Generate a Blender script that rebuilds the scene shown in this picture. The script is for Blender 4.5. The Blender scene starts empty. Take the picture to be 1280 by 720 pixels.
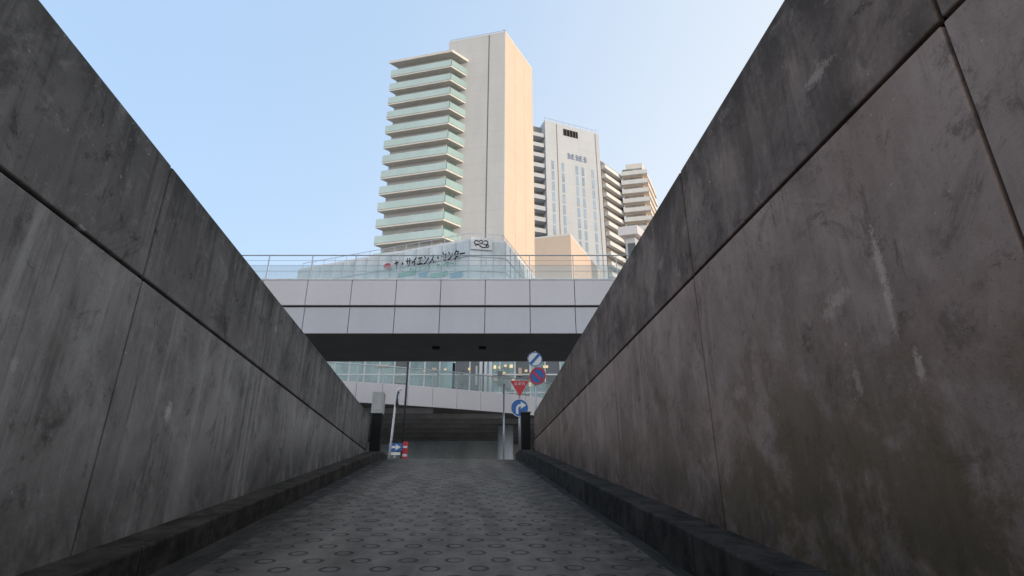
import bpy, bmesh, math, random
from mathutils import Vector, Matrix
random.seed(4)
C = bpy.context.scene.collection
F = 720.0; PITCH = math.radians(21.94); YAW = math.radians(5.15)
sp, cp, sy, cy = math.sin(PITCH), math.cos(PITCH), math.sin(YAW), math.cos(YAW)
G = 1.73
def W(X, Y, z=0.0): return Vector((X*cy+Y*sy, -X*sy+Y*cy, z))
def ray(u, v):
    a = (u-640)/F; b = (360-v)/F
    return W(a, cp-b*sp, sp+b*cp), cp-b*sp
def PD(u, v, D):
    r, yc = ray(u, v); return r*(D/yc)
def PZ(u, v, z):
    r, _ = ray(u, v); return r*(z/r.z)
def PX(u, v, x):
    r, _ = ray(u, v); return r*(x/r.x)
def PF(u, v, A, B):
    r, _ = ray(u, v); d = B-A; n = Vector((d.y, -d.x, 0))
    return r*(n.dot(Vector((A.x, A.y, 0)))/n.dot(r))
def rz(s):
    if s < 17: return -1.15+.16*s
    if s < 19: return 1.57+.16*(s-17)-.04*(s-17)**2
    return G

# ---------- mesh builder
class MB:
    def __init__(s): s.bm = bmesh.new()
    def hexa(s, p):
        v = [s.bm.verts.new(q) for q in p]
        for f in ((3,2,1,0),(4,5,6,7),(0,1,5,4),(1,2,6,5),(2,3,7,6),(3,0,4,7)): s.bm.faces.new([v[i] for i in f])
        return s
    def box(s, x0,x1,y0,y1,z0,z1):
        return s.hexa([(x0,y0,z0),(x1,y0,z0),(x1,y1,z0),(x0,y1,z0),(x0,y0,z1),(x1,y0,z1),(x1,y1,z1),(x0,y1,z1)])
    def cbox(s, X0,X1,Y0,Y1,z0,z1):
        return s.hexa([W(X0,Y0,z0),W(X1,Y0,z0),W(X1,Y1,z0),W(X0,Y1,z0),W(X0,Y0,z1),W(X1,Y0,z1),W(X1,Y1,z1),W(X0,Y1,z1)])
    def fbox(s, A, B, a0,a1, z0,z1, o0,o1):   # box on the vertical face A->B, out along the normal
        d = Vector((B.x-A.x, B.y-A.y, 0)).normalized(); n = Vector((d.y,-d.x,0)); A = Vector((A.x,A.y,0))
        q = [A+d*a0+n*o1, A+d*a1+n*o1, A+d*a1+n*o0, A+d*a0+n*o0]
        return s.hexa([(p.x,p.y,z0) for p in q]+[(p.x,p.y,z1) for p in q])
    def prism(s, pts, z0, z1):
        b = [s.bm.verts.new((p.x,p.y,z0)) for p in pts]; t = [s.bm.verts.new((p.x,p.y,z1)) for p in pts]; n = len(pts)
        s.bm.faces.new(b[::-1]); s.bm.faces.new(t)
        for i in range(n): s.bm.faces.new((b[i],b[(i+1)%n],t[(i+1)%n],t[i]))
        return s
    def extr(s, pts, vec):
        vec = Vector(vec); b = [s.bm.verts.new(Vector(p)) for p in pts]; t = [s.bm.verts.new(Vector(p)+vec) for p in pts]; n = len(pts)
        s.bm.faces.new(b[::-1]); s.bm.faces.new(t)
        for i in range(n): s.bm.faces.new((b[i],b[(i+1)%n],t[(i+1)%n],t[i]))
        return s
    def flat(s, pts, c, off, th=.004):        # polygon in x,z facing -y
        c = Vector(c)
        return s.extr([c+Vector((x,-off,z)) for x,z in pts], (0,-th,0))
    def tube(s, pts, r, seg=12, r2=None):
        pts = [Vector(p) for p in pts]; rings = []
        for i,p in enumerate(pts):
            d = (pts[min(i+1,len(pts)-1)]-pts[max(i-1,0)]).normalized()
            u = d.orthogonal().normalized() if i == 0 else (u-d*u.dot(d)).normalized()
            w = d.cross(u); rr = r if r2 is None else r+(r2-r)*i/(len(pts)-1)
            rings.append([s.bm.verts.new(p+(u*math.cos(k*2*math.pi/seg)+w*math.sin(k*2*math.pi/seg))*rr) for k in range(seg)])
        for a,b in zip(rings, rings[1:]):
            for k in range(seg): s.bm.faces.new((a[k],a[(k+1)%seg],b[(k+1)%seg],b[k]))
        s.bm.faces.new(rings[0][::-1]); s.bm.faces.new(rings[-1]); return s
    def ring(s, c, r0, r1, off, th=.004, seg=40):
        for k in range(seg):
            a, b = k*2*math.pi/seg, (k+1)*2*math.pi/seg
            s.flat([(r0*math.cos(a),r0*math.sin(a)),(r1*math.cos(a),r1*math.sin(a)),(r1*math.cos(b),r1*math.sin(b)),(r0*math.cos(b),r0*math.sin(b))], c, off, th)
        return s
    def disc(s, c, r, off, th=.004, seg=40):
        return s.flat([(r*math.cos(k*2*math.pi/seg), r*math.sin(k*2*math.pi/seg)) for k in range(seg)], c, off, th)
    def build(s, name, m, parent=None, smooth=False, bevel=0, norm=True):
        if norm: bmesh.ops.recalc_face_normals(s.bm, faces=s.bm.faces)
        org = Vector((0,0,0)); p = parent
        while p: org += p.location; p = p.parent
        bmesh.ops.translate(s.bm, verts=s.bm.verts, vec=-org)
        me = bpy.data.meshes.new(name); s.bm.to_mesh(me); s.bm.free()
        me.materials.append(m)
        if smooth:
            for f in me.polygons: f.use_smooth = len(f.vertices) == 4
        o = bpy.data.objects.new(name, me); C.objects.link(o); o.parent = parent
        if bevel:
            b = o.modifiers.new('bevel','BEVEL'); b.width = bevel; b.segments = 2; b.limit_method = 'ANGLE'
        return o
def tag(o, label, cat, group=None, kind=None):
    if kind: o['kind'] = kind
    if label: o['label'] = label
    if cat: o['category'] = cat
    if group: o['group'] = group
    return o
def thing(name, label, cat, loc, group=None):
    o = bpy.data.objects.new(name, None); C.objects.link(o); o.location = loc; o.empty_display_size = .3
    return tag(o, label, cat, group)
def text(name, body, size, m, parent, org, right, up=Vector((0,0,1)), sx=1.0, th=.01, bold=0.0):
    cu = bpy.data.curves.new('lettering','FONT'); cu.body = body; cu.size = size; cu.align_x = 'CENTER'; cu.align_y = 'CENTER'; cu.extrude = th; cu.offset = bold
    ob = bpy.data.objects.new('lettering', cu); C.objects.link(ob)
    dg = bpy.context.evaluated_depsgraph_get(); dg.update()
    me = bpy.data.meshes.new_from_object(ob.evaluated_get(dg)); bpy.data.objects.remove(ob)
    n = Vector((right.x,right.y,0)).normalized().cross(up); right = right.normalized()
    b = MB(); b.bm.from_mesh(me)
    for v in b.bm.verts: v.co = org+right*(v.co.x*sx)+up*v.co.y+n*v.co.z
    return b.build(name, m, parent, norm=False)

# ---------- materials
class N:
    def __init__(s, name):
        s.m = bpy.data.materials.new(name); s.m.use_nodes = True; s.t = s.m.node_tree; s.t.nodes.clear()
        o = s.t.nodes.new('ShaderNodeOutputMaterial'); s.b = s.t.nodes.new('ShaderNodeBsdfPrincipled')
        s.t.links.new(s.b.outputs[0], o.inputs[0])
        s.pos = s.t.nodes.new('ShaderNodeNewGeometry').outputs['Position']
    def put(s, sock, v):
        if hasattr(v,'is_output'): s.t.links.new(v, sock)
        else: sock.default_value = v
    def math(s, op, a, b=0.0, clamp=False):
        n = s.t.nodes.new('ShaderNodeMath'); n.operation = op; n.use_clamp = clamp
        s.put(n.inputs[0], a); s.put(n.inputs[1], b); return n.outputs[0]
    def scale(s, v, k):
        n = s.t.nodes.new('ShaderNodeVectorMath'); n.operation = 'MULTIPLY'; s.put(n.inputs[0], v); n.inputs[1].default_value = k; return n.outputs[0]
    def noise(s, v, sc, det=4, ro=.55, dist=0):
        n = s.t.nodes.new('ShaderNodeTexNoise'); s.put(n.inputs['Vector'], v); n.inputs['Scale'].default_value = sc
        n.inputs['Detail'].default_value = det; n.inputs['Roughness'].default_value = ro; n.inputs['Distortion'].default_value = dist; return n.outputs['Fac']
    def mr(s, v, a, b, lo=0.0, hi=1.0):
        n = s.t.nodes.new('ShaderNodeMapRange'); n.interpolation_type = 'SMOOTHSTEP'; s.put(n.inputs[0], v)
        for i,x in enumerate((a,b,lo,hi)): n.inputs[i+1].default_value = x
        return n.outputs[0]
    def mix(s, f, a, b):
        n = s.t.nodes.new('ShaderNodeMix'); n.data_type = 'RGBA'; s.put(n.inputs[0], f)
        for i,x in ((6,a),(7,b)): s.put(n.inputs[i], (*x,1) if isinstance(x,tuple) else x)
        return n.outputs[2]
    def sep(s, v):
        n = s.t.nodes.new('ShaderNodeSeparateXYZ'); s.put(n.inputs[0], v); return n.outputs
    def bump(s, h, st=.3, d=.01):
        n = s.t.nodes.new('ShaderNodeBump'); n.inputs['Strength'].default_value = st; n.inputs['Distance'].default_value = d
        s.put(n.inputs['Height'], h); s.t.links.new(n.outputs[0], s.b.inputs['Normal'])
    def done(s, col, rough=.8, metal=0.0, spec=.5):
        s.put(s.b.inputs['Base Color'], (*col,1) if isinstance(col,tuple) else col)
        s.put(s.b.inputs['Roughness'], rough); s.b.inputs['Metallic'].default_value = metal; s.b.inputs['Specular IOR Level'].default_value = spec
        return s.m
def shade(c, k): return tuple(min(1,x*k) for x in c)
def simple(name, col, rough=.6, metal=0.0, var=.12, sc=3.0, spec=.5, joint=None, alpha=None):
    n = N(name); a = n.noise(n.scale(n.pos,(1,1,.35)), sc, 5); b = n.noise(n.pos, sc*9, 3)
    f = n.math('ADD', n.math('MULTIPLY',a,.7), n.math('MULTIPLY',b,.3))
    c = n.mix(n.mr(f,.3,.7), shade(col,1-var), shade(col,1+var))
    if joint:
        z = n.math('FRACT', n.math('DIVIDE', n.sep(n.pos)[2], joint[0]))
        c = n.mix(n.math('MULTIPLY', n.math('LESS_THAN', z, joint[1]), joint[2]), c, shade(col,.35))
    if alpha: n.b.inputs['Alpha'].default_value = alpha
    return n.done(c, rough, metal, spec)
def emit(name, col, st):
    n = N(name); n.b.inputs['Emission Color'].default_value = (*col,1)
    n.put(n.b.inputs['Emission Strength'], n.math('MULTIPLY', n.mr(n.noise(n.pos,1.6,3),.35,.65,.35,1.2), st)); return n.done(shade(col,.5), .5)

def wall_mat(name, dark, light, stain, pale, spots, moss=None, ztop=3.0, zg=2.0, off=0.0, streaky=1.0, band=.4, tint=None, lime=.75, blotch=.7):
    n = N(name); y, z = n.sep(n.pos)[1], n.sep(n.pos)[2]
    va = n.t.nodes.new('ShaderNodeVectorMath'); n.put(va.inputs[0], n.pos); va.inputs[1].default_value = (off,off*1.7,off*.6); p = va.outputs[0]
    oi = n.t.nodes.new('ShaderNodeObjectInfo').outputs['Random']
    big = n.noise(n.scale(p,(1,1,.8)), .6, 7, .66, .5)
    med = n.noise(n.scale(p,(1,1,.6)), 1.8, 9, .74, .5)
    st = n.noise(n.scale(p,(2.1,2.1,.14)), 1.6, 7, .7, .5)
    st2 = n.noise(n.scale(p,(6.5,6.5,.38)), 1.5, 7, .7, .4)
    patch = n.noise(p, .8, 4, .6)
    cloud = n.noise(n.scale(p,(1,1,.75)), 1.35, 9, .76, .8)
    blot = n.noise(p, 3.6, 10, .8, .6)
    fine = n.noise(p, 40, 6, .78)
    chip = n.noise(p, 19, 3, .6)
    grit = n.noise(p, 240, 2)
    c = n.mix(n.mr(n.math('ADD',n.math('MULTIPLY',big,.5),n.math('MULTIPLY',med,.5)),.41,.59), dark, light)
    if tint: c = n.mix(n.math('MULTIPLY', n.mr(n.noise(p,1.1,6,.65,.6),.45,.62), .5), c, tint)
    c = n.mix(n.math('MULTIPLY', n.math('SUBTRACT',oi,.4), .35, True), c, shade(light,1.18))
    pm = n.mr(patch,.38,.6)
    up = n.mr(z, zg-.02, zg+.02)
    # cloudy dark and pale patches
    c = n.mix(n.math('MULTIPLY', n.mr(cloud,.53,.66), blotch), c, shade(stain,1.3))
    c = n.mix(n.math('MULTIPLY', n.mr(cloud,.34,.47,1,0), blotch*.6), c, pale)
    # pale lime runs, strongest on the lower panels
    c = n.mix(n.math('MULTIPLY', n.math('MULTIPLY', n.mr(n.noise(n.scale(p,(2.6,2.6,.24)),1.2,8,.72,.5),.5,.7), lime), n.mr(z, zg-.1, zg+.1, 1, .45)), c, pale)
    # the upper panels are a little darker, with black bloom
    c = n.mix(n.math('MULTIPLY', up, n.mr(med,.3,.62,band*.35,min(1,band*1.5))), c, stain)
    h1 = n.mr(z, ztop-1.5, ztop, .12, 1.0)
    c = n.mix(n.math('MULTIPLY', n.math('MULTIPLY', n.mr(st,.45,.62), h1), .85*streaky), c, stain)
    c = n.mix(n.math('MULTIPLY', n.math('MULTIPLY', n.mr(st2,.5,.66), n.mr(z, zg-2.8, zg, .2, .75)), n.math('MULTIPLY',pm,streaky)), c, stain)
    c = n.mix(n.math('MULTIPLY', n.mr(z, ztop-.4, ztop+.05), n.mr(med,.35,.6,.15,.75)), c, shade(stain,.8))
    # blotches, pin holes and small pale chips
    c = n.mix(n.math('MULTIPLY', n.mr(blot,.54,.65), n.mr(z, zg-.1, zg+.1, .5, .8)), c, shade(stain,.8))
    c = n.mix(n.math('MULTIPLY', n.mr(blot,.34,.46,1,0), .3), c, pale)
    c = n.mix(n.mr(fine,.57,.72,0,.6), c, shade(stain,.6))
    c = n.mix(n.mr(fine,.26,.42,.3,0), c, pale)
    c = n.mix(n.mr(chip,.715,.735,0,.7), c, shade(pale,1.2))
    rel = n.math('SUBTRACT', z, n.math('MULTIPLY', y, .16))
    if moss:
        mk = n.math('MULTIPLY', n.mr(rel, -1.0, 1.5, 1, 0), n.mr(n.noise(n.scale(p,(1,1,.8)),1.3,9,.75,.4),.41,.55))
        mk = n.math('MULTIPLY', mk, n.mr(y, 3.5, 8.0, 1, .4))
        c = n.mix(n.math('MULTIPLY', mk, .88), c, moss)
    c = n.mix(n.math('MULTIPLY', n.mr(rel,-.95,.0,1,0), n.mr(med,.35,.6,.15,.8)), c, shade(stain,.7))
    for (q, ry, rzz, k) in spots:
        dy = n.math('DIVIDE', n.math('SUBTRACT', y, q.y), ry); dz = n.math('DIVIDE', n.math('SUBTRACT', z, q.z), rzz)
        d = n.math('SQRT', n.math('ADD', n.math('MULTIPLY',dy,dy), n.math('MULTIPLY',dz,dz)))
        d = n.math('ADD', d, n.math('MULTIPLY', n.math('SUBTRACT', n.noise(p,30,6,.85), .5), 4.6))
        c = n.mix(n.mr(d,.4,1.2,k,0), c, shade(pale,1.25))
    hgt = n.math('ADD', n.math('MULTIPLY',fine,.6), n.math('ADD', n.math('MULTIPLY',med,.8), n.math('MULTIPLY',grit,.25)))
    n.bump(hgt, .5, .012)
    return n.done(c, n.mr(med,.3,.7,.72,.95), 0, .25)

TL, TR = -2.60, 2.22
spl = [(PX(210,515,TL), .06, .09, .8), (PX(103,286,TL), .04, .02, .8), (PX(18,455,TL), .03, .05, .45), (PX(345,412,TL), .05,.05,.3)]
spr = [(PX(1100,330,TR), .03, .20, .75), (PX(1112,385,TR), .02, .14, .55), (PX(1048,372,TR), .12, .05, .45), (PX(1036,392,TR), .07, .05, .4),
       (PX(1150,458,TR), .03, .09, .7), (PX(1072,478,TR), .03, .09, .4), (PX(925,490,TR), .12, .05, .3), (PX(1020,95,TR), .12, .05, .4), (PX(970,435,TR), .1, .12, .2)]
M = {}
M['wallL'] = wall_mat('stained_grey_concrete', (.205,.192,.182), (.375,.353,.338), (.055,.051,.048), (.49,.465,.445), spl, None, 2.9, 1.82, 0, .8, .3, None, .75, .62)
M['wallR'] = wall_mat('stained_brown_concrete', (.26,.178,.143), (.42,.30,.248), (.075,.054,.043), (.51,.385,.32), spr, (.125,.09,.042), 3.3, 2.2, 13.3, .55, .55, (.36,.235,.175), .45, .55)
M['joint'] = simple('dark_joint', (.006,.006,.006), .9, 0, .1, 3, .1)
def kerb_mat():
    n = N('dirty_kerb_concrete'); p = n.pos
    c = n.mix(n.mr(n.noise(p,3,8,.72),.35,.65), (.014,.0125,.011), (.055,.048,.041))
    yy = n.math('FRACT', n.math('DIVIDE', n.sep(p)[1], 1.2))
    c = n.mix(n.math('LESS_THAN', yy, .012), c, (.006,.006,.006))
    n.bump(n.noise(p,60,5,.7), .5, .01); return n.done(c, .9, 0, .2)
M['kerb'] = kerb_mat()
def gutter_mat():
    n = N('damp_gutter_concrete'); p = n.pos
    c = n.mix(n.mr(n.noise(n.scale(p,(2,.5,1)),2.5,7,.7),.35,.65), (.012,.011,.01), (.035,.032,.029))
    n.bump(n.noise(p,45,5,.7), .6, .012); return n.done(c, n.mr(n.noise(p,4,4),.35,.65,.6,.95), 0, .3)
M['gutter'] = gutter_mat()
def ramp_mat():
    n = N('ring_stamped_ramp_concrete'); p = n.pos; x, y = n.sep(p)[0], n.sep(p)[1]
    dx, dy, R, wd = .38, .27, .070, .018
    row = n.math('FLOOR', n.math('DIVIDE', y, dy))
    off = n.math('MULTIPLY', n.math('FLOORED_MODULO', row, 2.0), .5)
    fx = n.math('ADD', n.math('DIVIDE', x, dx), off)
    lx = n.math('MULTIPLY', n.math('SUBTRACT', n.math('FRACT', fx), .5), dx)
    ly = n.math('MULTIPLY', n.math('SUBTRACT', n.math('FRACT', n.math('DIVIDE', y, dy)), .5), dy)
    r = n.math('SQRT', n.math('ADD', n.math('MULTIPLY',lx,lx), n.math('MULTIPLY',ly,ly)))
    rw = n.math('ADD', r, n.math('MULTIPLY', n.math('SUBTRACT', n.noise(p,14,4,.7),.5), .010))
    d = n.math('ABSOLUTE', n.math('SUBTRACT', rw, R))
    rg = n.mr(d, wd*.45, wd, 1, 0)
    wear = n.math('MULTIPLY', n.mr(n.noise(p,7,6,.7), .34, .52, .6, 1), n.mr(n.noise(p,.8,3), .35, .6, .8, 1))
    rg = n.math('MULTIPLY', rg, wear)
    base = n.mix(n.mr(n.noise(n.scale(p,(1.6,.3,1)),1.3,6,.65),.35,.65), (.092,.079,.067), (.165,.144,.123))
    base = n.mix(n.mr(n.noise(p,85,4,.7),.5,.72,0,.4), base, (.05,.043,.037))
    base = n.mix(n.mr(n.noise(p,1.8,7,.72),.55,.72,0,.4), base, (.06,.051,.043))
    # darker towards both edges of the roadway
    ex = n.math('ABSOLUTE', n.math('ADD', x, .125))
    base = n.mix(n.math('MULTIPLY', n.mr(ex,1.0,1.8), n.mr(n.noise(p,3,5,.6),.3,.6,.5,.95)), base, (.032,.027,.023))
    c = n.mix(n.math('MULTIPLY',rg,.93), base, (.010,.009,.008))
    h = n.math('SUBTRACT', n.math('MULTIPLY', n.noise(p,70,5,.7), .2), rg)
    n.bump(h, .6, .010)
    return n.done(c, n.mr(n.noise(p,6,4),.3,.7,.6,.85), 0, .3)
M['ramp'] = ramp_mat()
M['ground'] = simple('paved_ground', (.22,.21,.20), .9, 0, .2, 1.2)
M['panelA'] = simple('pale_metal_panel', (.70,.65,.645), .38, .1, .05, .6)
M['panelB'] = simple('pale_blue_grey_panel', (.59,.565,.59), .38, .1, .05, .6)
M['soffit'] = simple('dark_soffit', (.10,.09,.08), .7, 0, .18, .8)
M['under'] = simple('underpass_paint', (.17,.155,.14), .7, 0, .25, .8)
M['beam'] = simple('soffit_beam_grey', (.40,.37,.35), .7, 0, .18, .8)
M['steel'] = simple('brushed_steel', (.45,.46,.48), .35, .7, .1)
M['darksteel'] = simple('dark_steel', (.05,.05,.055), .5, .4, .15)
M['glass'] = simple('blue_green_glass', (.22,.34,.34), .08, 0, .5, .9, .9)
M['railglass'] = simple('pale_green_rail_glass', (.54,.66,.62), .18, 0, .08, .3, .7)
M['sideglass'] = simple('green_side_glass', (.34,.47,.45), .15, 0, .1, .3, .7)
M['returnglass'] = simple('teal_return_glass', (.11,.20,.20), .12, 0, .1, .3, .7)
M['deckglass'] = simple('deck_rail_glass', (.50,.60,.57), .08, 0, .2, .6, .8, None, .26)
M['bridgeglass'] = simple('bridge_rail_glass', (.55,.70,.72), .1, 0, .05, .6, .6, None, .26)
M['facade_glass'] = simple('milky_facade_glass', (.66,.70,.70), .12, 0, .2, .45, .9)
M['mullion'] = simple('white_mullion', (.80,.79,.78), .45)
M['peach'] = simple('peach_tile', (.74,.565,.43), .75, 0, .04, .4, joint=(3.5,.03,.2))
M['cream'] = simple('cream_tile', (.65,.62,.59), .75, 0, .04, .4, joint=(3.5,.025,.18))
M['beige'] = simple('beige_plaster', (.72,.55,.42), .8, 0, .05, .3)
M['slab'] = simple('balcony_concrete', (.76,.70,.62), .75, 0, .06, .5)
M['whiteslab'] = simple('white_balcony_paint', (.74,.72,.69), .7, 0, .06, .5)
M['greytower'] = simple('pale_grey_tile', (.545,.555,.57), .7, 0, .05, .3, joint=(3.2,.03,.2))
M['darkwin'] = simple('dark_window_glass', (.06,.07,.075), .1, 0, .3, .4, .9)
M['balwin'] = simple('curtained_window', (.24,.22,.20), .2, 0, .5, .5, .7)
M['bluewin'] = simple('blue_window_glass', (.31,.40,.49), .12, 0, .25, .4, .8)
M['bluesign'] = simple('blue_grey_lettering', (.14,.22,.34), .5)
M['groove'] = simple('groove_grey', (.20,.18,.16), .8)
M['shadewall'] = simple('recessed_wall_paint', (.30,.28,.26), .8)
M['office'] = simple('sun_blocker_concrete', (.4,.38,.36), .8, 0, .08, .3)  # for the unseen block added to hold the sun off ramp and bridge
M['white'] = simple('white_paint', (.70,.69,.68), .5, 0, .05, 6)
M['cab'] = simple('weathered_grey_paint', (.40,.395,.385), .6, 0, .15, 5)
M['black'] = simple('black_paint', (.010,.010,.011), .75, 0, .2, 6, .2)
M['blue'] = simple('sign_blue', (.012,.11,.36), .45, 0, .12, 8)
M['red'] = simple('sign_red', (.50,.022,.03), .45, 0, .12, 8)
M['green'] = simple('green_lettering', (.10,.42,.27), .5)
M['greenpale'] = simple('pale_green_strip', (.22,.50,.40), .5)
M['skyblue'] = simple('blue_strip_paint', (.18,.40,.55), .5)
M['colum'] = simple('pale_column_paint', (.60,.63,.68), .6, 0, .08, 1.5)
M['warm'] = emit('warm_shop_light', (1,.76,.46), .75)
M['lamp'] = emit('warm_lamp', (1,.72,.4), 2.4)
M['mirror'] = simple('mirror_face', (.7,.7,.72), .05, 1.0, .02)

# ---------- setting: ground, ramp, gutters, kerbs
def strip(name, x0, x1, dz0, dz1, m, s0=-10, s1=19.5, lip=None):
    b = MB(); prev = None; s = s0; ss = []
    while s < s1-.001: ss.append(s); s += .25 if s > 15 else .5
    ss.append(s1)
    for s in ss:
        cur = [b.bm.verts.new((x0,s,rz(s)+dz0)), b.bm.verts.new((x1,s,rz(s)+dz1))]
        if prev: b.bm.faces.new((prev[0],prev[1],cur[1],cur[0]))
        prev = cur
    o = b.build(name, m, norm=False); o['kind'] = 'structure'; return o
strip('ramp', -1.93, 1.68, 0, 0, M['ramp'])
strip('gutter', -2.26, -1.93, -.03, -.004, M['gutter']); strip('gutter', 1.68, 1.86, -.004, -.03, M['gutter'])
def kerb(x0, x1, h, end=19.45):
    b = MB(); prev = None; s = -10.0; ss = []
    while s < end-.001: ss.append(s); s += .5
    ss.append(end)
    for s in ss:
        top = rz(s)+h
        cur = [b.bm.verts.new(q) for q in ((x0,s,rz(s)-.3),(x1,s,rz(s)-.3),(x1,s,top),(x0,s,top))]
        if prev:
            for i in range(4): b.bm.faces.new((prev[i],prev[(i+1)%4],cur[(i+1)%4],cur[i]))
        else: b.bm.faces.new(cur)
        prev = cur
    b.bm.faces.new(prev[::-1])
    o = b.build('kerb', M['kerb'], bevel=.02); o['kind'] = 'structure'
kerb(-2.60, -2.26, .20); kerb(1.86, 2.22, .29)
b = MB(); R = 3000
for x0,x1,y0,y1 in ((-R,-3.0,-R,R),(2.62,R,-R,R),(-3.0,2.62,-R,-10),(-3.0,2.62,19.5,R),(-3.0,-2.6,17.3,19.5),(2.22,2.62,17.3,19.5)):
    b.bm.faces.new([b.bm.verts.new(q) for q in ((x0,y0,G),(x1,y0,G),(x1,y1,G),(x0,y1,G))])
b.build('ground', M['ground'], norm=False)['kind'] = 'structure'

# ---------- the two ramp walls
def ramp_wall(side, joints, zg, ztop, mw, label, kh):
    x = TL if side < 0 else TR; th = -.3 if side < 0 else .3
    t = thing('ramp_wall', label, 'wall', (x+th/2, 5, rz(5)))
    js = [-7.2]+joints+[17.3]
    g = .015; gj = .022
    b = MB()
    xa = x+th*.12
    b.extr([(xa,-7.2,rz(-7.2)-.3),(xa,17.28,rz(17.28)-.3),(xa,17.28,ztop(17.28)-.02),(xa,-7.2,ztop(-7.2)-.02)], (th*.88,0,0)).build('backing', M['joint'], t)
    for a, c in zip(js, js[1:]):
        a2, c2 = a+gj/2, c-gj/2
        MB().extr([(x,a2,rz(a2)-.25),(x,c2,rz(c2)-.25),(x,c2,zg-g),(x,a2,zg-g)], (th*.11,0,0)).build('lower_panel', mw, t, bevel=.006)
        MB().extr([(x,a2,zg+g),(x,c2,zg+g),(x,c2,ztop(c2)),(x,a2,ztop(a2))], (th,0,0)).build('upper_panel', mw, t, bevel=.012)
ramp_wall(-1, [-4.73,-1.63,1.47,4.57,7.67,10.77,13.87], 1.82, lambda s: 2.92-.006*s, M['wallL'], 'grey stained concrete wall on the left of the ramp, with dark vertical water streaks', .2)
ramp_wall(1, [-4.32,-1.22,1.88,4.98,8.08,11.18,14.28], 2.2, lambda s: 3.56-.033*s, M['wallR'], 'brownish stained concrete wall on the right of the ramp, with whitish scrapes and mossy foot', .29)

# ---------- wall-end posts
t = thing('gate_post', 'black post with a grey box on top, at the left ramp wall end', 'post', (-2.44,17.65,rz(17.65)+.2))
MB().box(-2.58,-2.28,17.48,17.82,rz(17.65)+.18,2.93).build('pillar', M['black'], t, bevel=.012)
bx = MB().box(-2.61,-2.27,17.45,17.85,2.93,3.56).build('cabinet', M['cab'], t, bevel=.01)
MB().box(-2.55,-2.33,17.435,17.449,3.02,3.44).build('cabinet_door', M['cab'], bx, bevel=.004)
t = thing('gate_post', 'plain black post at the end of the right ramp wall, beside the blue arrow sign', 'post', (1.99,17.75,rz(17.75)+.29))
MB().box(1.88,2.14,17.55,17.9,rz(17.75)+.27,3.02).build('pillar', M['black'], t, bevel=.015)
MB().box(1.86,2.16,17.53,17.92,3.02,3.06).build('post_cap', M['darksteel'], t, bevel=.008)

# ---------- pedestrian bridge
BY = 21.3
t = thing('pedestrian_bridge', 'pale panelled pedestrian bridge with a thin-barred railing crossing above the end of the ramp', 'bridge', W(0,BY+2.1,G))
x0 = -2.834-1.773*13; n = 27
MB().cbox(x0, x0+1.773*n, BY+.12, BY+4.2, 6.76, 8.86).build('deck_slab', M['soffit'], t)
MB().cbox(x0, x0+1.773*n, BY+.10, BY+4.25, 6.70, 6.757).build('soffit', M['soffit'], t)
for nm, z0, z1, o0, o1, m in (('upper_fascia',7.84,8.90,-.05,.08,'panelA'),('lower_fascia',6.70,7.77,.02,.098,'panelB')):
    b = MB()
    for i in range(n): b.cbox(x0+1.773*i+.012, x0+1.773*(i+1)-.012, BY+o0, BY+o1, z0, z1)
    b.build(nm, M[m], t, bevel=.008)
MB().cbox(x0, x0+1.773*n, BY-.07, BY+.25, 8.905, 8.965).build('coping', M['mullion'], t, bevel=.01)
MB().cbox(x0, x0+1.773*n, BY+4.255, BY+4.33, 6.7, 8.96).build('rear_fascia', M['panelA'], t)
for yy in (BY+.1, BY+4.1):
    rail = MB().tube([W(x0,yy,10.06),W(x0+1.773*n,yy,10.06)], .026, 8).build('handrail', M['steel'], t, True)
    for k,z in enumerate((9.36,9.62,9.83)): MB().tube([W(x0,yy,z),W(x0+1.773*n,yy,z)], .007, 6).build('railing_wire', M['steel'], rail)
    for i in range(n+1):
        X = x0+1.773*i
        if X < -12 or X > 7: 
            if i % 2: continue
        MB().cbox(X-.018, X+.018, yy-.02, yy+.02, 8.96 if yy < 23 else 8.86, 10.05).build('railing_post', M['steel'], rail)
        if yy < 23 and -12 < X < 7: MB().cbox(X+.04, X+1.73, yy+.03, yy+.04, 8.97, 9.62).build('glass_pane', M['bridgeglass'], rail)
for u in (545, 603): 
    q = PZ(u, 434, 6.70)
    MB().box(q.x-.15,q.x+.15,q.y-.12,q.y+.12,6.62,6.698).build('soffit_fitting', M['black'], t, bevel=.01)
for X in (-17, 17.5): MB().tube([W(X,BY+2.1,G),W(X,BY+2.1,6.698)], .6, 24).build('pier', M['colum'], t, True)

# ---------- lower walkway deck beyond the bridge (bows gently towards the ramp)
def dk(X): return W(X, 38.3+.47*X+.011*(X+2)**2-.044)
xs = [-24+38*i/26 for i in range(27)]
front = [dk(X) for X in xs]
t = thing('elevated_walkway', 'lower white-edged walkway deck with glass railing seen under the bridge', 'walkway', W(-2,44,G))
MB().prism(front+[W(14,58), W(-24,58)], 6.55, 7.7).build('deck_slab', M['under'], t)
b = MB()
for P,Q in zip(front, front[1:]): b.fbox(P,Q,.008,(Q-P).length-.008,6.50,7.76,.01,.12)
b.build('fascia', M['panelA'], t, bevel=.008)
b = MB()
for P,Q in zip(front, front[1:]): b.fbox(P,Q,-.01,(Q-P).length+.01,8.81,8.87,.01,.08)
gr = b.build('handrail', M['steel'], t)
for P,Q,X in zip(front, front[1:], xs):
    if -14 < X < 8:
        MB().fbox(P,Q,-.035,.035,7.765,8.805,-.03,.025).build('railing_post', M['steel'], gr)
        MB().fbox(P,Q,.04,(Q-P).length-.04,7.84,8.78,.03,.05).build('glass_pane', M['deckglass'], gr)
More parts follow.
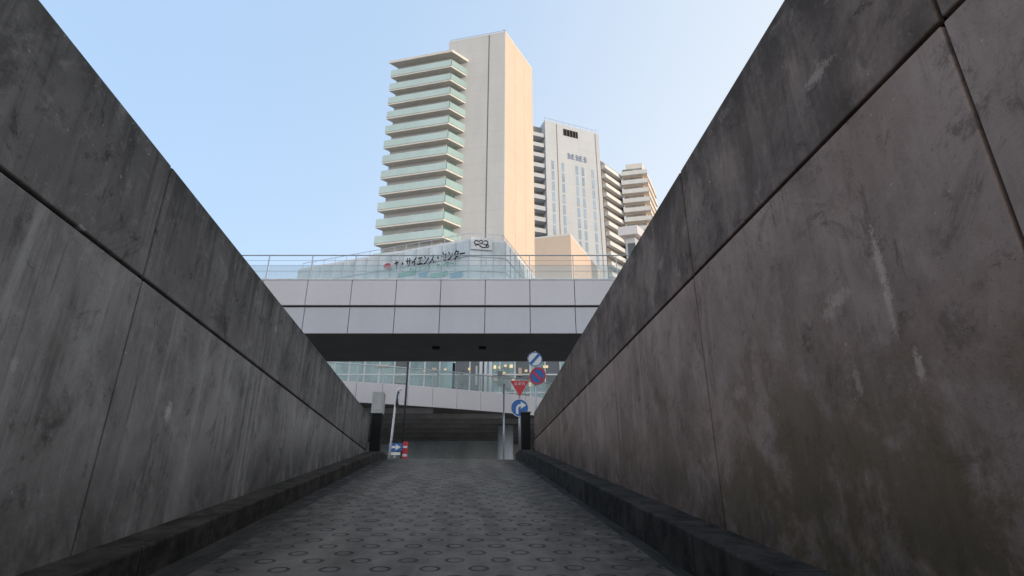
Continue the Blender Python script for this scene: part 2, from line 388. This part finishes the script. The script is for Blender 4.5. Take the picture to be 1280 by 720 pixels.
for Y in (36.5,38.5,40.5,42.7,45,47.5,50,52.5,55):
    xe = max([X for X in xs if 38.3+.47*X+.011*(X+2)**2 < Y-.3])
    MB().cbox(-12, xe, Y, Y+.4, 6.25, 6.545).build('soffit_beam', M['beam'], t)
for X,Y in ((-.47,42.0),(9,48.6),(-13,42)):
    MB().tube([W(X,Y,G),W(X,Y,6.24)], .55, 28).build('column', M['colum'], t, True)
t2 = thing('underpass_wall', 'dark wall closing the space under the lower walkway, with a row of tiny warm lamps', 'wall', W(0,58.5,G))
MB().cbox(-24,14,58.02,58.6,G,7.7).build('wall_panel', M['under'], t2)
for i,u in enumerate((518,530,538,549,556,563,571,583,590,599,611)):
    q = PD(u, 567.0+.8*(i%2), 57.9); MB().box(q.x-.18,q.x+.18,q.y-.05,q.y+.05,q.z-.1,q.z+.1).build('lamp', M['lamp'], t2)

q = PD(567,470,41); tag(MB().tube([Vector((q.x,q.y,7.7)),Vector((q.x,q.y,10.6))], .10, 10).build('lamp_post', M['black'], None, True), 'slim black post standing on the lower walkway deck behind its glass railing', 'post')
# concourse
t = thing('station_concourse', 'glazed concourse with warm shop lights behind the lower walkway', 'building', W(-3,50,7.7))
MB().cbox(-16,9,47.2,49.2,7.7,14.5).build('rear_wall', M['groove'], t)
for i in range(20):
    X = -16+i*1.25; MB().cbox(X+.04,X+1.21,46.9,46.95,7.75,13.6).build('glazing', M['darkwin'] if i in (5,9,10,13,15) else M['glass'], t)
b = MB()
for i in range(21): X = -16+i*1.25; b.cbox(X-.05,X+.05,46.86,47.0,7.72,13.6)
for z in (9.6,11.1,12.4): b.cbox(-16,9,46.84,47.02,z,z+.12)
b.cbox(-16,9,46.7,47.19,13.6,14.4); b.build('mullions', M['mullion'], t)
for i,(u0,u1,v0,v1,mm) in enumerate(((617,620,457,461,'warm'),(623,626,458,461,'warm'),(630,633,456,459,'warm'),(637,641,456,460,'warm'),(629,632,465,468,'warm'),(648,652,460,470,'beige'),(656,659,462,465,'warm'),(663,666,463,466,'warm'),(679,685,457,460,'warm'),(617,629,472,477,'beige'),(640,643,474,478,'warm'),(585,588,460,463,'warm'),(540,546,460,463,'beige'),(555,558,461,463,'warm'),(529,532,463,465,'warm'),(470,486,456,459,'beige'),(622,627,464,482,'darkwin'),(652,659,474,486,'darkwin'),(575,579,462,480,'darkwin'),(546,549,466,482,'darkwin'),(594,597,458,482,'white'),(639,642,480,488,'white'),(661,664,479,483,'warm'),(632,637,470,486,'shadewall'),(668,672,466,486,'shadewall'))):
    q0, q1 = PD(u0,v1,46.8), PD(u1,v0,46.8)
    MB().box(q0.x,q1.x,q0.y-.08-.003*i,q0.y+.0,q0.z,q1.z).build('shop_window', M[mm], t, bevel=.01)
for u in (601,607,613):
    q = PD(u,470,45); tag(MB().tube([Vector((q.x,q.y,7.7)),Vector((q.x,q.y,13.2))], .13, 10).build('canopy_post', M['white'], None, True), 'slender white canopy post of a row of three standing in front of the glazed concourse', 'post', 'white canopy posts by the concourse')

# ---------- glass-fronted hall behind the bridge
H = 25.4
G0,G1,G2,G3 = PZ(587,298,H), PZ(374,336,H), PZ(632,301,H), PZ(669,346,H)
t = thing('glass_hall', 'glass fronted hall with dark Japanese lettering along its top, behind the bridge railing', 'building', Vector((G0.x,G0.y,G)))
bk1, bk2 = G3+W(0,8), G1+W(0,12)
MB().prism([G1,G0,G2,G3,bk1,bk2], G, H-.25).build('glazed_body', M['facade_glass'], t)
MB().prism([p for p in (G1,G0,G2,G3,bk1,bk2)], H-.245, H).build('roof', M['mullion'], t)
for (P0,P1) in ((G1,G0),(G0,G2),(G2,G3)):
    Ln = (P1-P0).length; b = MB(); nn = max(3,round(Ln/1.45))
    for i in range(nn+1): b.fbox(P0,P1,Ln*i/nn-.03,Ln*i/nn+.03,12,H-.25,.002,.06)
    for z in (14.5,16.0,17.5,19.0,20.5,22.0,23.5,): b.fbox(P0,P1,0,Ln,z-.03,z+.03,.003,.05)
    b.build('mullions', M['steel'], t)
    b = MB(); b.fbox(P0,P1,.1,Ln-.1,H+.75,H+.80,-.4,-.35)
    for i in range(nn+1): b.fbox(P0,P1,max(.1,min(Ln-.1,Ln*i/nn))-.02,max(.1,min(Ln-.1,Ln*i/nn))+.02,H,H+.75,-.4,-.35)
    b.build('roof_railing', M['steel'], t)
d = (G0-G1).normalized(); nrm = Vector((d.y,-d.x,0))
text('lettering', 'ヤ・サイエンス・センター', 1.2, M['black'], t, PF(538,326.5,G1,G0)+nrm*.3, (d+Vector((0,0,.0))), sx=.55, th=.03, bold=.012)
q = PF(486,334.0,G1,G0)+nrm*.3
b = MB()
b.extr([q+d*(.42*math.cos(a))+Vector((0,0,.3*math.sin(a))) for a in [i*math.pi/8 for i in range(16)]], nrm*.03)
b.build('emblem', M['red'], t)
text('lettering', 'サイエンス・センター', .62, M['green'], t, PF(541,335.5,G1,G0)+nrm*.3, d, sx=.8, th=.03)
for (u0,u1,v1,mm) in ((497,520,343,'greenpale'),(524,534,343,'skyblue'),(538,560,344,'greenpale'),(563,578,344,'skyblue')):
    qa, qb = PF(u0,v1,G1,G0), PF(u1,v1,G1,G0); a0 = (qa-G1).xy.length; a1 = (qb-G1).xy.length
    MB().fbox(G1,G0,a0,a1,qa.z-.35,qa.z+.1,.07,.09).build('colour_strip', M[mm], t)
q = PF(598,305,G0,G2)
bd = MB().fbox(G0,G2,.1,2.2,q.z-.65,q.z+.65,.085,.14).build('sign_board', M['mullion'], t)
d2 = (G2-G0).normalized(); n2 = Vector((d2.y,-d2.x,0)); cc = Vector((G0.x,G0.y,q.z))+d2*1.15+n2*.155
def curl(cx, cz, r, a0, a1, k=1.0):
    return [cc+d2*(cx+r*k*math.cos(a0+(a1-a0)*i/14))*.75+Vector((0,0,cz+r*math.sin(a0+(a1-a0)*i/14)))*.75 for i in range(15)]
for c_ in (curl(-.62,.12,.28,.4,5.6), curl(-.05,.22,.24,-2.6,2.9), curl(.55,.15,.3,2.4,-2.6), curl(-.45,-.38,.2,3.0,-.4,1.6), curl(.3,-.36,.2,3.4,6.6,1.7), curl(.82,-.35,.17,0,5.5)):
    MB().tube(c_, .045, 6).build('sign_mark', M['black'], bd)

# ---------- balcony tower
HT, HB, FL = 95.0, 89.0, 3.5
T0,T1,T2 = PZ(632,40,HT), PZ(562,53,HT), PZ(665,86,HT); T3 = T1+(T2-T0)
t = thing('apartment_tower', 'tall cream apartment tower with stacked green glass balconies on its left side', 'building', Vector((T0.x,T0.y,G)))
ms = MB().prism([T1,T0,T2,T3], G, HT).build('main_slab', M['peach'], t)
L1 = (T0-T1).length; L2 = (T2-T0).length
f = .72*L1
b = MB(); b.fbox(T1,T0,.02,L1-.02,G,HT-.2,.005,.25); b.build('front_cladding', M['cream'], t)
MB().fbox(T1,T0,f-.11,f+.11,G+.1,HT-.3,.251,.27).build('front_groove', M['groove'], t)
MB().prism([T1,T0,T2,T3], HT+.002, HT+.25).build('roof_edge', M['slab'], t)
b = MB()
for (P0,P1) in ((T1,T0),(T0,T2)):
    Ln = (P1-P0).length
    for k in range(int(Ln/1.5)+1): b.fbox(P0,P1,k*1.5,k*1.5+.06,HT+.25,HT+1.0,-.5,-.44)
    b.fbox(P0,P1,0,Ln,HT+.95,HT+1.02,-.5,-.44)
b.build('roof_railing', M['steel'], t)
for a in (.34,.68): MB().fbox(T0,T2,L2*a-.06,L2*a+.06,G+.1,HT-.3,.004,.03).build('side_groove', M['beige'], t)
B0,B1,B2 = PZ(565,63,HB), PZ(490,77,HB), PZ(590,79,HB)
dl, dr = (B1-B0).normalized(), (B2-B0).normalized()
D = 1.5; B3 = B1+dr*14
LB = (B2-B0).length
c0, c1 = B0+dl*D+dr*D, B1+dr*D
c2 = B2+dl*D
core = MB().prism([c1,c0,c2,B2+dr*6,B3], G, HB-.6).build('balcony_wall', M['cream'], t)
MB().prism([B1-dr*.3+dl*.3,B0-dr*.3-dl*.3,B2-dl*.3,B2+dr*6,B3], HB-.6, HB).build('balcony_roof', M['slab'], t)
MB().prism([B1+dr*2,B0+dr*2+dl*2,B2+dl*2,B2+dr*6,B3], HB, HB+1.2).build('roof_box', M['cream'], t)
LW = (c0-c1).length; LR = (c2-c0).length
for i in range(27):
    z = HB-.4-FL*(i+1)
    if z < G+3: break
    s_ = MB().prism([B1,B0,B2,c2,c0,c1], z-.38, z).build('balcony', M['slab'], t)
    MB().fbox(B1,B0,.02,(B0-B1).length-.02,z-.02,z+1.45,.005,.07).build('glass_railing', M['railglass'], s_)
    MB().fbox(B0,B2,.08,LB-.05,z-.02,z+1.45,.005,.07).build('glass_railing', M['sideglass'], s_)
    if i < 15:
        for k in range(4):
            a = LW*(k+.14)/4; MB().fbox(c1,c0,a,a+LW*.17,z+.02,z+2.25,.004,.06).build('window', M['balwin'], t)
        MB().fbox(c0,c2,LR*.05,LR*.95,z+.02,z+2.9,.004,.05).build('window', M['returnglass'], t)

# ---------- grey tower behind it
H2 = 110.0
S0,S1,S2 = PZ(668,147,H2), PZ(681,150,H2), PZ(748,167,H2)
d = (S2-S1).normalized(); nb = Vector((-d.y,d.x,0))
t = thing('office_tower', 'pale grey slab tower with a dark louvre near its top, right of the balcony tower', 'building', Vector((S1.x,S1.y,G)))
MB().prism([S1,S2,S2+nb*16,S1+nb*16], G, H2).build('main_slab', M['greytower'], t)
e0, e1 = S0+nb*2.6, S1+nb*2.6-d*.01
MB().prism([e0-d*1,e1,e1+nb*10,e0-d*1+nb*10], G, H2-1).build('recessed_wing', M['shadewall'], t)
LS = (S2-S1).length; 
def at(u, v): 
    q = PF(u,v,S1,S2); return (q-S1).xy.length, q.z
for i in range(22):
    z = H2-6-FL*i
    s_ = MB().fbox(e0,e1,-1,(e1-e0).length-.05,z,z+1.3,.002,2.2).build('balcony', M['greytower'], t)
    if 2 < i < 20:
        for k,a in enumerate((.12,.30,.55,.66,.84)):
            MB().fbox(S1,S2,a*LS-.42,a*LS+.42,z-.2,z+2.75,.004,.04).build('window', M['bluewin'], t)
a0,zz0 = at(704,169); a1,zz1 = at(722,165.5)
lv = MB().fbox(S1,S2,a0,a1,zz0,zz1,.004,.05).build('louvre', M['black'], t)
for k in range(5): MB().fbox(S1,S2,a0+(a1-a0)*k/5+.1,a0+(a1-a0)*k/5+.25,zz0,zz1,.052,.12).build('louvre_bar', M['groove'], lv)
for k in range(5):      # row of blue-grey characters, too small to read
    a,z = at(711+k*5, 195+k*1.2)
    for (p0,p1,r0,r1) in ((-.45,.45,.6,.8),(-.45,.45,-.1,.08),(-.55,.55,-.9,-.72),(-.09,.09,-.9,1.0),((-.5,-.33,-.7,.5) if k%2 else (.33,.5,-.7,.5))):
        MB().fbox(S1,S2,a+p0,a+p1,z+r0,z+r1,.06,.09+.004*random.random()).build('sign_mark', M['bluesign'], t)
for a in (.21,.93): MB().fbox(S1,S2,a*LS-.1,a*LS+.1,G+.1,H2-.5,.042,.055).build('wall_groove', M['groove'], t)
b = MB()
for k in range(int(LS/2)+1): b.fbox(S1,S2,k*2,k*2+.08,H2,H2+1.3,-.5,-.42)
b.fbox(S1,S2,0,LS,H2+1.2,H2+1.3,-.5,-.42)
b.build('roof_railing', M['steel'], t)

# ---------- far balcony block on the right
H3 = 107.0
U0,U1,U2 = PZ(803,210,H3), PZ(777,213,H3), PZ(816,240,H3)
V0,V1 = PZ(751,201,H3), PZ(776,219,H3)
t = thing('balcony_block', 'distant cream balcony block with stepped wings, behind the right ramp wall', 'building', Vector((U0.x,U0.y,G)))
c = U1+(U2-U0)
MB().prism([U1,U0,U2,c], G, H3).build('right_wing', M['beige'], t)
dv = (V1-V0).normalized(); nv = Vector((-dv.y,dv.x,0))
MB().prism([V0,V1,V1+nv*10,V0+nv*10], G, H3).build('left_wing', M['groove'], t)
for i in range(22):
    z = H3-3.4*(i+1)+.6
    MB().fbox(U1,U0,-.3,(U0-U1).length+1.3,z,z+1.5,.02,1.2).build('balcony', M['whiteslab'], t)
    MB().fbox(U0,U2,.02,(U2-U0).length,z,z+1.5,.02,1.2).build('balcony', M['slab'], t)
    MB().fbox(V0,V1,0,(V1-V0).length-1.7,z-.4,z+.9,.02,1.4).build('balcony', M['whiteslab'], t)
    if i < 16: MB().fbox(U1,U0,.3,(U0-U1).length-.3,z+1.55,z+2.9,.003,.05).build('window', M['balwin'], t)
MB().prism([U1+(U0-U1)*.2,U0,U0+(U2-U0)*.5,U1+(U2-U0)*.5], H3, H3+2).build('roof_box', M['slab'], t)

# ---------- peach block and small grey penthouse
HP = 36.0
P0,P1,P2 = PZ(713,294,HP), PZ(668,299,HP), PZ(750,340,HP)
t = thing('peach_block', 'plain windowless peach block between the glass hall and the right ramp wall', 'building', Vector((P0.x,P0.y,G)))
MB().prism([P1,P0,P2,P1+(P2-P0)], G, HP).build('wall', M['beige'], t)
MB().prism([P1,P0,P2,P1+(P2-P0)], HP+.002, HP+.3).build('parapet', M['slab'], t, bevel=.03)
q0,q1,q2 = PZ(796,281,40), PZ(772,284,40), PZ(812,294,40)
t = thing('grey_roof_block', 'small grey block with an overhanging flat roof just above the right ramp wall', 'building', Vector((q0.x,q0.y,G)))
da, db = (q1-q0).normalized(), (q2-q0).normalized()
MB().prism([q1,q0,q2,q1+(q2-q0)], 38.6, 40).build('roof', M['panelA'], t)
MB().prism([q1-da*.6+db*.8,q0+da*.8+db*.8,q2+da*.8-db*.3,q1-da*.6+(q2-q0)], G, 38.6).build('wall', M['greytower'], t)
MB().fbox(q1-da*.6+db*.8,q0+da*.8+db*.8,.3,1.4,34,37.5,.004,.05).build('window', M['darkwin'], t)

# ---------- unseen block added right of the ramp, keeps low sun off the street
t = thing('sun_blocker', 'unseen concrete block with ribbon windows, added right of the ramp to block the low sun', 'building', W(55,-12,G))
MB().cbox(48,62,-52,26,G,40).build('wall', M['office'], t)
for i in range(10):
    z = G+1.2+i*3.7; MB().cbox(47.9,47.998,-50,24,z,z+1.7).build('window', M['darkwin'], t)

# ---------- road signs
def pole(t, x, y, z0, z1, r=.035, m='steel'): return MB().tube([(x,y,z0),(x,y,z1)], r, 14).build('pole', M[m], t, True)
q1 = PD(668.5,449,19.6); q2 = PD(672,470,19.6)
t = thing('road_sign', 'sign post with a white disc crossed by a blue bar above a no parking disc', 'sign', (q1.x+.03,q1.y+.09,G))
pole(t, q1.x+.03, q1.y+.09, G, q1.z+.3)
s_ = MB().disc(q1,.26,0,.012).build('round_plate', M['white'], t)
w = .05; c45 = [(-.18-w*.4,-.2+w),(-.18+w,-.2-w*.4),(.18+w*.4,.2-w),(.18-w,.2+w*.4)]
MB().flat(c45,q1,.016).build('blue_bar', M['blue'], s_)
MB().ring(q1,.228,.256,.016,.003).build('border', M['blue'], s_)
# the lower disc is turned a little towards the right wall
s_ = MB().disc(Vector((0,0,0)),.31,0,.012).build('round_plate', M['blue'], None)
r_ = MB().ring(Vector((0,0,0)),.24,.305,.016).build('red_ring', M['red'], None); r_.parent = s_
w = .036; r_ = MB().flat([(-.16-w*.5,.16-w),(-.16+w*.8,.16+w),(.16+w*.5,-.16+w),(.16-w*.8,-.16-w)],Vector((0,0,0)),.024).build('red_bar', M['red'], None); r_.parent = s_
s_.parent = t; s_.location = q2-t.location; s_.rotation_euler = (0,0,math.radians(-32))
q3 = PD(649.5,485,19.4); q4 = PD(649.5,510,19.4)
t = thing('road_sign', 'sign post with a red stop triangle above a round blue arrow disc', 'sign', (q3.x,q3.y+.09,G))
pole(t, q3.x, q3.y+.09, G, q3.z+.3)
def tri(r): return [(-r*.866,r*.5),(r*.866,r*.5),(0,-r)]
c3 = q3+Vector((0,0,.06))
s_ = MB().flat(tri(.385),c3,0,.012).build('triangle_plate', M['white'], t)
s2_ = MB().flat(tri(.368),c3,.016).build('red_field', M['red'], s_)
text('lettering', '止まれ', .13, M['white'], s_, c3+Vector((0,-.026,.075)), Vector((1,0,0)), sx=1.0, th=.003)
s_ = MB().disc(q4,.30,0,.012).build('round_plate', M['blue'], t)
b = MB(); r0, r1 = .085, .165; cx, cz = .04, -.03
arc = [math.pi+math.pi*.5*(-k/8) for k in range(9)]
for a,c_ in zip(arc,arc[1:]): b.flat([(cx+r0*math.cos(a),cz+r0*math.sin(a)),(cx+r1*math.cos(a),cz+r1*math.sin(a)),(cx+r1*math.cos(c_),cz+r1*math.sin(c_)),(cx+r0*math.cos(c_),cz+r0*math.sin(c_))],q4,.016)
b.flat([(cx-r1,-.2),(cx-r0,-.2),(cx-r0,cz),(cx-r1,cz)],q4,.016)
b.flat([(cx,cz),(cx+.18,cz+.125),(cx,cz+.25)],q4,.016); b.build('arrow', M['white'], s_)
MB().ring(q4,.282,.298,.016).build('border', M['white'], s_)
q = PD(630,480,25); tag(MB().tube([(q.x,q.y,G),(q.x,q.y,q.z)], .04, 12).build('pole', M['steel'], None, True), 'thin bare grey pole in front of the pale round column', 'pole')
q = PD(509,470,28.5); 
t = thing('lamp_post', 'tall dark lamp post under the bridge, right of the leaning mirror pole', 'lamp post', (q.x,q.y,G))
MB().tube([(q.x,q.y,G),(q.x,q.y,G+1.2)], .09, 14).build('base', M['darksteel'], t, True)
MB().tube([(q.x,q.y,G+1.2),(q.x,q.y,8.0)], .06, 14, .045).build('pole', M['darksteel'], t, True)
MB().box(q.x-.12,q.x+.12,q.y-.3,q.y+.12,8.0,8.12).build('lamp_head', M['darksteel'], t, bevel=.03)
# leaning mirror pole with a curved top
qa, qb = PD(484.5,590,19.3), PD(496,490,19.3)
t = thing('traffic_mirror', 'slim leaning pale pole with a curved top and small mirror seen edge on', 'traffic mirror', (qa.x-.05,qa.y,G))
dv = (qb-qa); base = qa+dv*((G-qa.z)/dv.z)
hook = [base, qa+dv*.5, qa+dv*.9]+[qb+Vector((.06*math.sin(a),0,.12*math.sin(a)))+Vector((.05*(1-math.cos(a)),0,0)) for a in (0,.5,1.0,1.5,2.0,2.6)]
MB().tube(hook, .038, 14).build('pole', M['white'], t, True)
m0 = qa+dv*.80+Vector((.05,0,0)); m1 = qb+Vector((.07,0,.02))
b = MB(); pts = []
for k in range(24):
    a = k*2*math.pi/24; pts.append((m0+m1)/2+Vector((0,.2*math.cos(a),0))+(m1-m0)*.5*math.sin(a))
b.extr([p-Vector((.03,0,0)) for p in pts], (.06,0,0)); hd = b.build('mirror_hood', M['darksteel'], t, bevel=.015)
b = MB(); cc = (m0+m1)/2
b.extr([cc+(p-cc)*.88+Vector((.032,0,0)) for p in pts], (.012,0,0)).build('mirror_face', M['mirror'], hd)
# one way sign and no entry sign
q = PD(494,559,22)
t = thing('road_sign', 'small blue one way sign with a white arrow and a white plate below', 'sign', (q.x,q.y+.06,G))
pole(t, q.x, q.y+.06, G, q.z+.15, .03)
s_ = MB().flat([(-.25,-.14),(.25,-.14),(.25,.14),(-.25,.14)],q,0,.012).build('arrow_plate', M['blue'], t)
MB().flat([(-.20,-.04),(.02,-.04),(.02,-.11),(.21,0),(.02,.11),(.02,.04),(-.20,.04)],q,.016).build('arrow', M['white'], s_)
MB().flat([(-.2,-.28),(.2,-.28),(.2,-.18),(-.2,-.18)],q,0,.012).build('lower_plate', M['white'], t)
q = PD(506.5,559,22.4)
t = thing('road_sign', 'narrow red and white no entry sign beside the blue one way sign', 'sign', (q.x,q.y+.06,G))
pole(t, q.x, q.y+.06, G, q.z+.15, .03)
s_ = MB().flat([(-.10,-.5),(.10,-.5),(.10,.2),(-.10,.2)],q,0,.012).build('tall_plate', M['red'], t)
MB().flat([(-.08,-.03),(.08,-.03),(.08,.045),(-.08,.045)],q,.016).build('white_bar', M['white'], s_)
MB().flat([(-.08,-.34),(.08,-.34),(.08,-.25),(-.08,-.25)],q,.016).build('white_bar', M['white'], s_)

# ---------- light and sky
S = W(.88,-.47).normalized(); EL = math.radians(14)
w = bpy.data.worlds.new('World'); bpy.context.scene.world = w; w.use_nodes = True; nt = w.node_tree
bg = nt.nodes['Background']; sk = nt.nodes.new('ShaderNodeTexSky'); sk.sky_type = 'NISHITA'; sk.sun_disc = False
sk.sun_elevation = EL; sk.sun_rotation = math.atan2(S.x,S.y); sk.air_density = 1.0; sk.dust_density = 1.0; sk.ozone_density = 1.5
def wn(t_, **k):
    n_ = nt.nodes.new(t_)
    for a_,v_ in k.items(): setattr(n_,a_,v_)
    return n_
# clear sky under a thin bright evening haze: paler low down and towards the sun
tc = wn('ShaderNodeTexCoord'); dt = wn('ShaderNodeVectorMath', operation='DOT_PRODUCT'); nt.links.new(tc.outputs['Generated'], dt.inputs[0]); dt.inputs[1].default_value = (S.x*.9,S.y*.9,-.85)
mrn = wn('ShaderNodeMapRange', interpolation_type='SMOOTHSTEP'); nt.links.new(dt.outputs['Value'], mrn.inputs[0])
for i_,v_ in enumerate((-1.25,-.25,0,1)): mrn.inputs[i_+1].default_value = v_
K = .85
hz = wn('ShaderNodeMix', data_type='RGBA'); nt.links.new(mrn.outputs[0], hz.inputs[0])
hz.inputs[6].default_value = (.45/K,.63/K,.87/K,1); hz.inputs[7].default_value = (.88/K,.915/K,.95/K,1)
mx = wn('ShaderNodeMix', data_type='RGBA'); mx.inputs[0].default_value = .93; nt.links.new(sk.outputs[0], mx.inputs[6]); nt.links.new(hz.outputs[2], mx.inputs[7])
nt.links.new(mx.outputs[2], bg.inputs[0]); bg.inputs[1].default_value = K
sl = bpy.data.lights.new('sun','SUN'); sl.energy = 2.2; sl.angle = math.radians(.5); sl.color = (1,.84,.66)
so = bpy.data.objects.new('sun', sl); C.objects.link(so)
sd = Vector((S.x*math.cos(EL), S.y*math.cos(EL), math.sin(EL))); so.rotation_euler = sd.to_track_quat('Z','Y').to_euler()
cam = bpy.data.cameras.new('camera'); cam.sensor_width = 36; cam.lens = 36*F/1280; cam.clip_end = 8000; cam.clip_start = .05
co = bpy.data.objects.new('camera', cam); C.objects.link(co); co.rotation_euler = (math.pi/2+PITCH, 0, -YAW)
bpy.context.scene.camera = co
vs = bpy.context.scene.view_settings; vs.view_transform = 'Standard'; vs.look = 'None'; vs.exposure = 0
